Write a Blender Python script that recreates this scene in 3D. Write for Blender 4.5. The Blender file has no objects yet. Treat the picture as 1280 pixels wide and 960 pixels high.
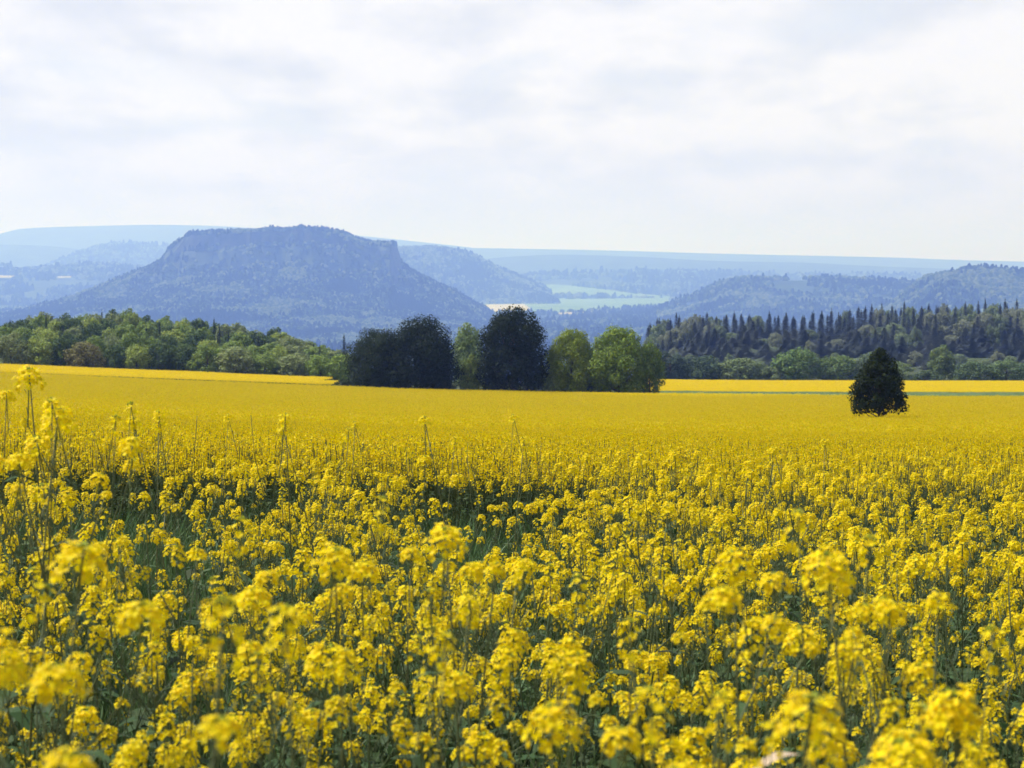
import bpy, math, random
import numpy as np
from mathutils import Vector, Euler

random.seed(7)
RNG = np.random.default_rng(7)
scn = bpy.context.scene
ROOT = scn.collection
PI = math.pi
F = 2567.0                     # focal length in pixels of the 1280 wide photograph
HORIZON = 330.0
PITCH = math.atan((480 - HORIZON) / F)

# ------------------------------------------------------------------ helpers
def tag(o, label=None, cat=None, group=None, kind=None):
    if label: o['label'] = label
    if cat: o['category'] = cat
    if group: o['group'] = group
    if kind: o['kind'] = kind
    return o

def ray(px, py):
    u = (px - 640) / F
    v = -(py - 480) / F
    return np.array([u, math.cos(PITCH) + v * math.sin(PITCH), -math.sin(PITCH) + v * math.cos(PITCH)])

def at(px, py, Y):
    d = ray(px, py)
    return d * (Y / d[1])

def smooth(a, b, x):
    t = np.clip((np.asarray(x, float) - a) / (b - a), 0, 1)
    return t * t * (3 - 2 * t)

def hermite(xs, ys):
    xs = np.array(xs, float); ys = np.array(ys, float)
    d = np.diff(ys) / np.diff(xs)
    m = np.zeros_like(ys)
    m[0], m[-1] = d[0], d[-1]
    for i in range(1, len(xs) - 1):
        if d[i - 1] * d[i] > 0:
            w1 = 2 * (xs[i + 1] - xs[i]) + (xs[i] - xs[i - 1]); w2 = (xs[i + 1] - xs[i]) + 2 * (xs[i] - xs[i - 1])
            m[i] = (w1 + w2) / (w1 / d[i - 1] + w2 / d[i])
    def f(x):
        x = np.clip(np.asarray(x, float), xs[0], xs[-1])
        i = np.clip(np.searchsorted(xs, x, side='right') - 1, 0, len(xs) - 2)
        h = xs[i + 1] - xs[i]; t = (x - xs[i]) / h
        return ((2*t**3 - 3*t**2 + 1) * ys[i] + (t**3 - 2*t**2 + t) * h * m[i]
                + (-2*t**3 + 3*t**2) * ys[i + 1] + (t**3 - t**2) * h * m[i + 1])
    return f

def _hash(ix, iy, s):
    n = (ix.astype(np.int64) * 374761393 + iy.astype(np.int64) * 668265263 + s * 974634777) & 0x7fffffff
    n = ((n ^ (n >> 13)) * 1274126177) & 0x7fffffff
    return ((n ^ (n >> 16)) & 0xffff) / 65535.0

def noise2(x, y, s=0):
    x = np.asarray(x, float); y = np.asarray(y, float)
    ix = np.floor(x); iy = np.floor(y)
    fx = x - ix; fy = y - iy
    fx = fx * fx * (3 - 2 * fx); fy = fy * fy * (3 - 2 * fy)
    a = _hash(ix, iy, s); b = _hash(ix + 1, iy, s); c = _hash(ix, iy + 1, s); d = _hash(ix + 1, iy + 1, s)
    return (a * (1 - fx) + b * fx) * (1 - fy) + (c * (1 - fx) + d * fx) * fy

def fbm(x, y, s=0, octs=4):
    r = 0; a = .5
    for k in range(octs):
        r = r + a * (noise2(x, y, s + k * 17) * 2 - 1)
        x = np.asarray(x) * 2.03; y = np.asarray(y) * 2.03; a *= .5
    return r

class MB:
    """collects vertices and faces with material slots, builds one mesh"""
    def __init__(s): s.v = []; s.f = []; s.m = []; s.n = 0
    def add(s, verts, faces, mi=0):
        s.v.append(np.asarray(verts, float).reshape(-1, 3))
        for q in faces: s.f.append(tuple(i + s.n for i in q)); s.m.append(mi)
        s.n += len(s.v[-1])
    def quads(s, P, mi=0):               # P: (n,k,3) polygons
        P = np.asarray(P, float); n, k = P.shape[:2]
        s.v.append(P.reshape(-1, 3))
        idx = np.arange(n * k).reshape(n, k) + s.n
        s.f.extend(map(tuple, idx.tolist())); s.m.extend([mi] * n); s.n += n * k
    def tube(s, pts, rad, sides=5, mi=0):
        pts = np.asarray(pts, float); V = []
        for i, p in enumerate(pts):
            t = pts[min(i + 1, len(pts) - 1)] - pts[max(i - 1, 0)]
            t = t / (np.linalg.norm(t) + 1e-9)
            a = np.array([1., 0, 0]) if abs(t[0]) < .8 else np.array([0, 1., 0])
            b = np.cross(t, a); b /= np.linalg.norm(b); c = np.cross(t, b)
            for k in range(sides):
                w = 2 * PI * k / sides
                V.append(p + rad[i] * (math.cos(w) * b + math.sin(w) * c))
        Fc = []
        for i in range(len(pts) - 1):
            for k in range(sides):
                k2 = (k + 1) % sides
                Fc.append((i * sides + k, i * sides + k2, (i + 1) * sides + k2, (i + 1) * sides + k))
        Fc.append(tuple((len(pts) - 1) * sides + k for k in range(sides)))
        s.add(V, Fc, mi)
    def join(s, other, M=None, mat_off=0):
        V = np.concatenate(other.v)
        if M is not None: V = V @ M[:3, :3].T + M[:3, 3]
        s.v.append(V)
        for q, m in zip(other.f, other.m): s.f.append(tuple(i + s.n for i in q)); s.m.append(m + mat_off)
        s.n += len(V)
    def mesh(s, name, mats, smoothed=False):
        me = bpy.data.meshes.new(name)
        me.from_pydata(np.concatenate(s.v).tolist(), [], s.f)
        for m in mats: me.materials.append(m)
        me.polygons.foreach_set('material_index', s.m)
        if smoothed: me.polygons.foreach_set('use_smooth', [True] * len(s.f))
        me.update()
        return me

def link(name, me, parent=None, coll=ROOT):
    o = bpy.data.objects.new(name, me); coll.objects.link(o)
    if parent is not None: o.parent = parent
    return o

def empty(name, loc=(0, 0, 0), rz=0.0):
    o = bpy.data.objects.new(name, None); ROOT.objects.link(o)
    o.location = loc; o.rotation_euler = (0, 0, rz); o.empty_display_size = .3
    return o

def mat4(loc, rot, scl):
    M = np.array(Euler(rot).to_matrix().to_4x4()); M[:3, :3] *= scl; M[:3, 3] = loc
    return M

# ------------------------------------------------------------------ materials
def new_mat(name):
    m = bpy.data.materials.new(name); m.use_nodes = True
    nt = m.node_tree; nt.nodes.clear()
    out = nt.nodes.new('ShaderNodeOutputMaterial')
    return m, nt, out

def N(nt, t, **kw):
    n = nt.nodes.new(t)
    for k, v in kw.items():
        if k in n.inputs.keys(): n.inputs[k].default_value = v
        else: setattr(n, k, v)
    return n

def leaf_mat(name, col=None, trans=.35, vary=.35, gloss=.25, rough=.55, hue=.03):
    """thin leaf: diffuse plus translucent light, colour varied leaf by leaf; col None takes the object's own colour"""
    m, nt, out = new_mat(name)
    geo = N(nt, 'ShaderNodeNewGeometry')
    if col is None:
        src = N(nt, 'ShaderNodeObjectInfo').outputs['Color']
    else:
        r = N(nt, 'ShaderNodeRGB'); r.outputs[0].default_value = (*col, 1); src = r.outputs[0]
    hsv = N(nt, 'ShaderNodeHueSaturation')
    mr = N(nt, 'ShaderNodeMapRange'); mr.inputs['To Min'].default_value = 1 - vary; mr.inputs['To Max'].default_value = 1 + vary
    mh = N(nt, 'ShaderNodeMapRange'); mh.inputs['To Min'].default_value = .5 - hue; mh.inputs['To Max'].default_value = .5 + hue
    wn = N(nt, 'ShaderNodeTexWhiteNoise', noise_dimensions='1D')
    L = nt.links.new
    L(geo.outputs['Random Per Island'], mr.inputs['Value']); L(geo.outputs['Random Per Island'], wn.inputs['W'])
    L(wn.outputs['Value'], mh.inputs['Value'])
    L(src, hsv.inputs['Color']); L(mr.outputs[0], hsv.inputs['Value']); L(mh.outputs[0], hsv.inputs['Hue'])
    p = N(nt, 'ShaderNodeBsdfPrincipled', Roughness=rough); p.inputs['Specular IOR Level'].default_value = gloss
    t = N(nt, 'ShaderNodeBsdfTranslucent')
    mx = N(nt, 'ShaderNodeMixShader'); mx.inputs[0].default_value = trans
    L(hsv.outputs[0], p.inputs['Base Color']); L(hsv.outputs[0], t.inputs['Color'])
    L(p.outputs[0], mx.inputs[1]); L(t.outputs[0], mx.inputs[2]); L(mx.outputs[0], out.inputs['Surface'])
    return m

def noise_mat(name, stops, scale, detail=6, rough=.9, bump=0.0, bump_scale=None, dist=1.0, obj_coords=False, stretch=(1, 1, 1)):
    m, nt, out = new_mat(name); L = nt.links.new
    tc = N(nt, 'ShaderNodeTexCoord') if obj_coords else N(nt, 'ShaderNodeNewGeometry')
    mp = N(nt, 'ShaderNodeMapping'); mp.inputs['Scale'].default_value = stretch
    L(tc.outputs['Object' if obj_coords else 'Position'], mp.inputs['Vector'])
    n = N(nt, 'ShaderNodeTexNoise', Scale=scale, Detail=detail, Roughness=.62)
    L(mp.outputs[0], n.inputs['Vector'])
    cr = N(nt, 'ShaderNodeValToRGB')
    el = cr.color_ramp.elements
    while len(el) < len(stops): el.new(.5)
    for e, (p_, c) in zip(el, stops): e.position = p_; e.color = (*c, 1)
    L(n.outputs['Fac'], cr.inputs['Fac'])
    p = N(nt, 'ShaderNodeBsdfPrincipled', Roughness=rough); p.inputs['Specular IOR Level'].default_value = .15
    L(cr.outputs[0], p.inputs['Base Color'])
    if bump:
        n2 = N(nt, 'ShaderNodeTexNoise', Scale=bump_scale or scale * 3, Detail=5)
        L(mp.outputs[0], n2.inputs['Vector'])
        b = N(nt, 'ShaderNodeBump', Strength=bump, Distance=dist)
        L(n2.outputs['Fac'], b.inputs['Height']); L(b.outputs[0], p.inputs['Normal'])
    L(p.outputs[0], out.inputs['Surface'])
    return m

M_PETAL = leaf_mat('rape_petal', (.87, .66, .003), trans=.40, vary=.16, gloss=.15, hue=.012)
M_BUD = leaf_mat('rape_bud', (.34, .36, .03), trans=.2, vary=.25)
M_STEM = leaf_mat('rape_stem', (.085, .115, .05), trans=.05, vary=.25, gloss=.2)
M_DRYSTEM = leaf_mat('rape_stem_brown', (.16, .12, .06), trans=.0, vary=.25, gloss=.2)
M_TALLSTEM = leaf_mat('rape_stem_tall', (.095, .115, .045), trans=.0, vary=.25, gloss=.2)
M_RLEAF = leaf_mat('rape_leaf', (.055, .09, .035), trans=.25, vary=.35, gloss=.08)
M_DRY = leaf_mat('withered_leaf', (.62, .50, .33), trans=.3, vary=.1, gloss=.1)
M_GRASS = leaf_mat('grass_blade', (.07, .12, .04), trans=.3, vary=.4, gloss=.2)
M_CROWN = leaf_mat('tree_leaves', None, trans=.24, vary=.30, gloss=.06, hue=.02)
M_NEEDLE = leaf_mat('spruce_needles', None, trans=.08, vary=.35, gloss=.15, hue=.015)
M_BARK = noise_mat('bark', [(.3, (.05, .04, .03)), (.7, (.13, .105, .08))], 6, bump=.6, obj_coords=True)
M_SOIL = noise_mat('soil_and_turf', [(.3, (.035, .035, .02)), (.5, (.055, .065, .03)), (.72, (.085, .105, .045))], 1.7, bump=.5)
M_TRACK = noise_mat('grass_track', [(.3, (.06, .08, .03)), (.55, (.085, .12, .045)), (.75, (.13, .15, .07))], .8, bump=.5)

def ground_material():
    """soil and turf near by; forest floor patchwork in the valley"""
    m, nt, out = new_mat('ground'); L = nt.links.new
    g = N(nt, 'ShaderNodeNewGeometry')
    sep = N(nt, 'ShaderNodeSeparateXYZ'); L(g.outputs['Position'], sep.inputs[0])
    n1 = N(nt, 'ShaderNodeTexNoise', Scale=1.3, Detail=8); L(g.outputs['Position'], n1.inputs['Vector'])
    r1 = N(nt, 'ShaderNodeValToRGB'); e = r1.color_ramp.elements
    e[0].position = .32; e[0].color = (.035, .035, .02, 1); e[1].position = .7; e[1].color = (.085, .11, .045, 1)
    L(n1.outputs['Fac'], r1.inputs['Fac'])
    n2 = N(nt, 'ShaderNodeTexNoise', Scale=.004, Detail=7, Roughness=.65); L(g.outputs['Position'], n2.inputs['Vector'])
    r2 = N(nt, 'ShaderNodeValToRGB'); e = r2.color_ramp.elements
    e[0].position = .35; e[0].color = (.022, .04, .018, 1); e[1].position = .68; e[1].color = (.06, .1, .035, 1)
    x = e.new(.5); x.color = (.035, .06, .025, 1)
    L(n2.outputs['Fac'], r2.inputs['Fac'])
    mr = N(nt, 'ShaderNodeMapRange'); mr.inputs['From Min'].default_value = 500; mr.inputs['From Max'].default_value = 900
    L(sep.outputs['Y'], mr.inputs['Value'])
    mx = N(nt, 'ShaderNodeMix', data_type='RGBA'); L(mr.outputs[0], mx.inputs['Factor'])
    L(r1.outputs[0], mx.inputs['A']); L(r2.outputs[0], mx.inputs['B'])
    p = N(nt, 'ShaderNodeBsdfPrincipled', Roughness=.95); p.inputs['Specular IOR Level'].default_value = .1
    L(mx.outputs['Result'], p.inputs['Base Color']); L(p.outputs[0], out.inputs['Surface'])
    return m
M_GROUND = ground_material()
M_FOREST_FAR = noise_mat('far_forest', [(.32, (.018, .032, .016)), (.5, (.03, .052, .024)), (.7, (.06, .095, .035))], .006, detail=9, bump=1.0, bump_scale=.05, dist=12)

# ------------------------------------------------------------------ terrain
CROP = 1.25
_prof = hermite([-40, 0, 4, 10, 20, 60, 150, 300, 450, 600, 1000, 1600, 3000, 5200, 9000, 15000, 40000],
                [1.0, -1.95, -2.20, -2.58, -3.22, -6.3, -12.4, -20.1, -26.6, -37, -84, -138, -178, -198, -198, -192, -189])
def ground(X, Y):
    X = np.asarray(X, float); Y = np.asarray(Y, float)
    z = _prof(Y)
    w = .06 * np.maximum(Y, 0) + 1.0
    sp = np.log1p(np.exp(np.clip(-X / w, -40, 40))) * w
    fade = 1 - smooth(500, 1100, Y)
    z = z + .043 * (sp - .3 * w) * fade
    z = z + 25 * smooth(20, 75, X) * smooth(480, 820, Y) * (1 - smooth(900, 1300, Y))     # rise under the spruce forest
    z = z + .10 * fbm(X / 14, Y / 14, 3) * smooth(12, 60, Y) + .05 * fbm(X / 1.5, Y / 1.5, 5)
    z = z + 18 * fbm(X / 1300, Y / 1300, 9) * smooth(2200, 5000, Y)
    return z

def sheet(name, xs, ys, hf, mat, smoothed=True):
    XX, YY = np.meshgrid(xs, ys)
    ZZ = hf(XX, YY)
    V = np.stack([XX, YY, ZZ], -1).reshape(-1, 3)
    nx, ny = len(xs), len(ys)
    i = (np.arange(ny - 1)[:, None] * nx + np.arange(nx - 1)[None, :]).reshape(-1)
    Fq = np.stack([i, i + 1, i + 1 + nx, i + nx], -1)
    me = bpy.data.meshes.new(name)
    me.from_pydata(V.tolist(), [], Fq.tolist()); me.materials.append(mat)
    me.polygons.foreach_set('use_smooth', [smoothed] * len(Fq)); me.update()
    return link(name, me)

def geo_axis(a, b, s0, g):
    r = [a]; s = s0
    while r[-1] < b: r.append(r[-1] + s); s *= g
    return r
half = np.array(geo_axis(0, 21000, .5, 1.045))
gx = np.concatenate([-half[:0:-1], half])
gy = np.concatenate([np.arange(-40, 0, 2.0), np.array(geo_axis(0, 42000, .5, 1.03))])
tag(sheet('ground', gx, gy, ground, M_GROUND), 'sloping ground falling from the field edge into the wooded valley', 'ground', kind='structure')

# ------------------------------------------------------------------ rapeseed pieces
def flower_head(seed, n=24, R=.034, drop=.05, pods=10):
    """one raceme: open four-petalled flowers round a knot of buds, young pods below"""
    r = random.Random(seed); mb = MB()
    petals = []
    for i in range(n):
        t = (i + .5) / n
        a = i * 2.39996 + r.uniform(-.3, .3)
        rad = R * (.35 + .75 * math.sqrt(t)) * r.uniform(.85, 1.15)
        c = np.array([rad * math.cos(a), rad * math.sin(a), .012 - drop * t ** 1.4 + r.uniform(-.005, .005)])
        tilt = math.radians(15 + 65 * t + r.uniform(-15, 15))
        ax = np.array([math.cos(a) * math.sin(tilt), math.sin(a) * math.sin(tilt), math.cos(tilt)])
        h = np.cross(ax, [.3, .2, .9]); h /= np.linalg.norm(h); k = np.cross(ax, h)
        spin = r.uniform(0, PI); size = r.uniform(.85, 1.2) * .0118
        for p in range(4):
            w = spin + p * PI / 2 + r.uniform(-.15, .15)
            d = math.cos(w) * h + math.sin(w) * k; e = np.cross(ax, d)
            up = r.uniform(.15, .5)
            tip = c + size * (d + ax * up)
            mid = c + size * .62 * (d + ax * (up + .18))
            petals.append([c, mid - e * size * .48, tip - e * size * .28, tip + e * size * .28, mid + e * size * .48])
        mb.add([c, c + [.0008, .0, 0], [0, .0008, -drop * t - .022], [0, 0, -drop * t - .022]], [(0, 1, 2, 3)], 1)
    mb.quads(petals, 0)
    for i in range(7):                          # buds
        a = i * 2.4; q = .006 * math.sqrt(i); z = .016 - .0012 * i
        c = np.array([q * math.cos(a), q * math.sin(a), z]); s = .0042
        mb.add([c + [s, 0, 0], c + [0, s, 0], c + [-s, 0, 0], c + [0, -s, 0], c + [0, 0, s * 1.7], c - [0, 0, s]],
               [(0, 1, 4), (1, 2, 4), (2, 3, 4), (3, 0, 4), (1, 0, 5), (2, 1, 5), (3, 2, 5), (0, 3, 5)], 1)
    for i in range(pods):                       # young pods
        a = i * 2.4 + 1; z = -drop - .015 - .014 * i; l = .028 + .0025 * i
        d = np.array([math.cos(a), math.sin(a), .9]); d /= np.linalg.norm(d); e = np.cross(d, [0, 0, 1.]); e /= np.linalg.norm(e)
        c = np.array([0, 0, z]); w = .0014
        mb.add([c - e * w * .5, c + e * w * .5, c + d * l + e * w, c + d * l - e * w], [(0, 1, 2, 3)], 2)
    mb.tube([[0, 0, -drop - .015 - .014 * pods], [0, 0, .01]], [.0022, .0014], 4, 2)
    return mb

HEADS = [flower_head(1, 26, .036, .045, 9), flower_head(2, 32, .040, .060, 7), flower_head(3, 20, .030, .085, 12),
         flower_head(4, 15, .024, .03, 12), flower_head(5, 28, .034, .10, 8), flower_head(6, 11, .026, .10, 10)]

def leaf_blade(mb, base, az, length, width, droop, mi=0, lift=.6):
    d = np.array([math.cos(az), math.sin(az), 0]); e = np.array([-d[1], d[0], 0])
    L_ = []; R_ = []
    for i, t in enumerate((0, .3, .65, 1)):
        p = base + d * length * t + np.array([0, 0, length * (lift * t - droop * t * t)])
        w = width * (.25, .9, 1.0, .08)[i] * .5
        up = np.array([0, 0, w * .35])
        L_.append(p - e * w + up); R_.append(p + e * w + up)
    mb.add(L_ + R_, [(i, i + 1, i + 5, i + 4) for i in range(3)], mi)

def plant_variant(seed, H=1.3, nb=5, spread=1.0, leaves=9, lean=.05, head_scale=1.0, sparse=False):
    """returns stem MB, leaves MB and list of (head index, location, rotation, scale)"""
    r = random.Random(seed)
    st, lf, heads = MB(), MB(), []
    la = r.uniform(0, 2 * PI)
    def main(z): return np.array([lean * H * (z / H) ** 2 * math.cos(la), lean * H * (z / H) ** 2 * math.sin(la), z])
    zs = np.linspace(-.05, H, 8)
    st.tube([main(z) for z in zs], np.linspace(.0052, .0018, 8), 5, 0)
    heads.append((r.randrange(5), main(H), (r.uniform(-.2, .2), r.uniform(-.2, .2), r.uniform(0, 6)), head_scale * r.uniform(1.0, 1.3)))
    for b in range(nb):
        z0 = H * (.42 + .42 * b / max(nb, 1)) + r.uniform(-.04, .04)
        a = b * 2.4 + r.uniform(-.4, .4)
        l = (H - z0) * (r.uniform(.72, 1.08) if b % 3 else r.uniform(.40, .75))
        out = spread * r.uniform(.10, .24) * (.6 + .8 * l)
        p0 = main(z0); d = np.array([math.cos(a), math.sin(a), 0])
        pts = [p0 + d * out * (1 - (1 - t) ** 1.8) + np.array([0, 0, l * t ** 1.25]) for t in (0, .25, .5, .75, 1)]
        st.tube(pts, np.linspace(.0026, .0012, 5), 4, 0)
        tilt = r.uniform(.05, .4)
        if not (sparse and r.random() < .35):
            heads.append((r.randrange(6), pts[-1], (-tilt * d[1], tilt * d[0], r.uniform(0, 6)), head_scale * r.uniform(.72, 1.12)))
        if r.random() < .40 and not sparse:
            q = pts[2]; a2 = a + r.choice((-1, 1)) * r.uniform(.6, 1.2); d2 = np.array([math.cos(a2), math.sin(a2), 0]); l2 = l * .42
            pt = [q + d2 * .09 * t + np.array([0, 0, l2 * t]) for t in (0, .5, 1)]
            st.tube(pt, [.0024, .002, .0014], 4, 0)
            heads.append((r.randrange(5), pt[-1], (r.uniform(-.3, .3), r.uniform(-.3, .3), r.uniform(0, 6)), head_scale * r.uniform(.55, .85)))
        leaf_blade(lf, p0, a + .2, r.uniform(.07, .13), r.uniform(.018, .03), .5)
    if not sparse:
        for i in range(1):                        # loose low side racemes with few flowers
            a = r.uniform(0, 6.28); z0 = H * r.uniform(.35, .6); d = np.array([math.cos(a), math.sin(a), 0]); p0 = main(z0)
            l = H * r.uniform(.18, .34); o_ = r.uniform(.06, .16)
            pt = [p0 + d * o_ * t ** .7 + np.array([0, 0, l * t]) for t in (0, .4, .7, 1)]
            st.tube(pt, [.0024, .002, .0016, .0012], 4, 0)
            heads.append((3 if r.random() < .6 else 5, pt[-1], (r.uniform(-.4, .4), r.uniform(-.4, .4), r.uniform(0, 6)), head_scale * r.uniform(.6, .95)))
    for i in range(leaves):
        z = H * (.04 + .62 * i / leaves) + r.uniform(-.03, .03); k = 1 - z / H
        leaf_blade(lf, main(z), i * 2.4 + r.uniform(-.4, .4), .09 + .2 * k * r.uniform(.7, 1.2), .03 + .09 * k, r.uniform(.5, 1.0), lift=.75)
    return st, lf, heads

VARS = []
for k in range(8):
    VARS.append(plant_variant(100 + k, H=(1.28, 1.18, 1.36, 1.22, 1.3, 1.1, 1.4, 1.25)[k], nb=(6, 5, 7, 7, 5, 6, 6, 7)[k], spread=(1, 1.2, .9, 1.15, 1, 1.3, .9, 1.1)[k], lean=(.04, .09, .03, .07, .05, .1, .06, .04)[k], head_scale=.78))
TALL = [plant_variant(200 + k, H=1.62 + .06 * k, nb=(6, 3, 4)[k], spread=(1.15, .8, 1.0)[k], leaves=8, lean=.07 + .04 * k, sparse=k != 0, head_scale=(.78, .70, .70)[k]) for k in range(3)]

ME_HEAD = [h.mesh('flower_head', [M_PETAL, M_BUD, M_STEM]) for h in HEADS]
ME_STEM = [v[0].mesh('stem', [M_STEM], True) for v in VARS]
ME_LEAF = [v[1].mesh('leaves', [M_RLEAF]) for v in VARS]
ME_TSTEM = [v[0].mesh('stem', [M_TALLSTEM], True) for v in TALL]
ME_TLEAF = [v[1].mesh('leaves', [M_RLEAF]) for v in TALL]

def build_plant(stem_me, leaf_me, heads, label, group):
    root = empty('rapeseed_plant'); tag(root, label, 'rapeseed', group)
    link('stem', stem_me, root); link('leaves', leaf_me, root)
    for hi, p, rot, s in heads:
        o = link('flower_head', ME_HEAD[hi], root); o.location = p; o.rotation_euler = rot; o.scale = (s, s, s)
    return root

def copy_thing(root):
    c = root.copy(); ROOT.objects.link(c)
    for ch in root.children:
        d = ch.copy(); ROOT.objects.link(d); d.parent = c
        for g in ch.children:
            e = g.copy(); ROOT.objects.link(e); e.parent = d
    return c

def joined_variant(v, drop_pods=False):
    mb = MB(); mb.join(v[0], None, 2); mb.join(v[1], None, 3)
    for hi, p, rot, s in v[2]: mb.join(HEADS[hi], mat4(p, rot, s), 0)
    return mb
JOIN_MATS = [M_PETAL, M_BUD, M_STEM, M_RLEAF]

def lib_coll(name, meshes):
    """prototypes for scattered stuff: kept out of the scene's own collections"""
    c = bpy.data.collections.new(name)
    for i, me in enumerate(meshes):
        c.objects.link(bpy.data.objects.new('%s_%02d' % (name, i), me))
    return c

def scatter(name, coll, pos, rot, scl, idx, label, cat, group=None, kind='stuff'):
    n = len(pos)
    me = bpy.data.meshes.new(name)
    me.from_pydata(np.asarray(pos, float).tolist(), [], [])
    a = me.attributes.new('rot', 'FLOAT_VECTOR', 'POINT'); a.data.foreach_set('vector', np.asarray(rot, np.float32).reshape(-1))
    a = me.attributes.new('scl', 'FLOAT_VECTOR', 'POINT'); a.data.foreach_set('vector', np.asarray(scl, np.float32).reshape(-1))
    a = me.attributes.new('idx', 'INT', 'POINT'); a.data.foreach_set('value', np.asarray(idx, np.int32))
    o = link(name, me)
    ng = bpy.data.node_groups.new(name + '_scatter', 'GeometryNodeTree')
    ng.interface.new_socket('Geometry', in_out='INPUT', socket_type='NodeSocketGeometry')
    ng.interface.new_socket('Geometry', in_out='OUTPUT', socket_type='NodeSocketGeometry')
    gi = ng.nodes.new('NodeGroupInput'); go = ng.nodes.new('NodeGroupOutput')
    ci = ng.nodes.new('GeometryNodeCollectionInfo'); ci.inputs['Collection'].default_value = coll
    ci.inputs['Separate Children'].default_value = True; ci.inputs['Reset Children'].default_value = True
    iop = ng.nodes.new('GeometryNodeInstanceOnPoints'); iop.inputs['Pick Instance'].default_value = True
    def attr(nm, dt):
        x = ng.nodes.new('GeometryNodeInputNamedAttribute'); x.data_type = dt; x.inputs['Name'].default_value = nm
        return [s for s in x.outputs if s.enabled and s.name == 'Attribute'][0]
    e2r = ng.nodes.new('FunctionNodeEulerToRotation')
    L = ng.links.new
    L(gi.outputs[0], iop.inputs['Points']); L(ci.outputs[0], iop.inputs['Instance'])
    L(attr('idx', 'INT'), iop.inputs['Instance Index'])
    L(attr('rot', 'FLOAT_VECTOR'), e2r.inputs[0]); L(e2r.outputs[0], iop.inputs['Rotation'])
    L(attr('scl', 'FLOAT_VECTOR'), iop.inputs['Scale'])
    L(iop.outputs[0], go.inputs[0])
    md = o.modifiers.new('scatter', 'NODES'); md.node_group = ng
    return tag(o, label, cat, group, kind)

# ------------------------------------------------------------------ near crop
TAN = 640 / F
def near_end(X, Y):                  # where the near strip of crop stops
    s = X / np.maximum(Y, 1) / TAN   # -1 left edge .. 1 right edge
    return 17.2 + 1.6 * s + 3.2 * smooth(.0, .7, s)
def in_view(X, Y, m=.5): return np.abs(X) < TAN * Y * 1.03 + m

cell = .335
gxs = np.arange(-7.6, 7.6, cell); gys = np.arange(2.15, 21.5, cell)
PX, PY = [a.reshape(-1) for a in np.meshgrid(gxs, gys)]
PX = PX + RNG.uniform(-.5, .5, len(PX)) * cell; PY = PY + RNG.uniform(-.5, .5, len(PY)) * cell
keep = in_view(PX, PY, 1.9) & (PY < near_end(PX, PY))
thin = fbm(PX / 1.6, PY / 1.6, 21, 3) + .5            # natural gaps in the stand
keep &= RNG.random(len(PX)) < np.clip(.30 + 1.1 * thin, .12, 1)
sx = (PX / PY) / TAN
bare = np.exp(-((sx + .72) / .15) ** 4) * smooth(8.2, 10, PY) + np.exp(-((sx + .08) / .16) ** 4) * smooth(11, 12.5, PY)   # thin green places
keep &= RNG.random(len(PX)) > bare * .92
PX, PY = PX[keep], PY[keep]
order = np.argsort(PX ** 2 + PY ** 2 + np.where(in_view(PX, PY, .12), 0, 1e4)); PX, PY = PX[order], PY[order]
PZ = ground(PX, PY)
NIND = 290
ind_near = (PX[:NIND], PY[:NIND], PZ[:NIND])
GRP_NEAR = 'flowering rapeseed plants at the front of the near crop'
protos = []
seen = [0] * 8
for i in range(NIND):
    k = RNG.integers(0, 8)
    if len(protos) < 8 and seen[k] == 0:
        pass
    if seen[k] == 0:
        o = build_plant(ME_STEM[k], ME_LEAF[k], VARS[k][2], 'yellow flowering rapeseed plant crowded among others in the front of the near crop', GRP_NEAR)
        protos.append((k, o))
    else:
        o = copy_thing(dict(protos)[k])
    seen[k] = 1
    o.location = (PX[i], PY[i], PZ[i]); o.rotation_euler = (RNG.normal(0, .05), RNG.normal(0, .05), RNG.uniform(0, 6.28))
    s = RNG.uniform(.74, 1.08) * (1 + .12 * float(fbm(PX[i] / .9, PY[i] / .9, 41, 2))); o.scale = (s, s, s)

# plants that tower above the near crop: (px, py of the top, distance, variant, label)
TALLS = [
    (62, 452, 7.6, 0, 'tallest rapeseed plant with a full yellow top rising above the left bright field strip'),
    (18, 506, 5.6, 0, 'bushy tall rapeseed plant at the far left edge with loose yellow tops'),
    (92, 540, 6.3, 0, 'bushy rapeseed plant below and right of the tallest one on the left'),
    (232, 520, 8.5, 2, 'tall thin rapeseed plant with a bent brown stem in front of the green gap'),
    (190, 512, 8.0, 1, 'slender tall rapeseed plant with small sparse tops left of the bent brown stem'),
    (368, 508, 8.6, 1, 'tall rapeseed plant with three loose tops right of the green gap'),
    (588, 520, 9.0, 2, 'tall leaning rapeseed plant with a curved stem in front of the middle field'),
    (630, 545, 9.6, 1, 'small topped rapeseed plant leaning beside the tall curved stem in the middle'),
    (1032, 553, 9.5, 2, 'lone tall bare stemmed rapeseed plant standing out below the lone tree'),
    (825, 560, 10.5, 1, 'thin tall rapeseed plant just right of the middle field gap'),
]
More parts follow.
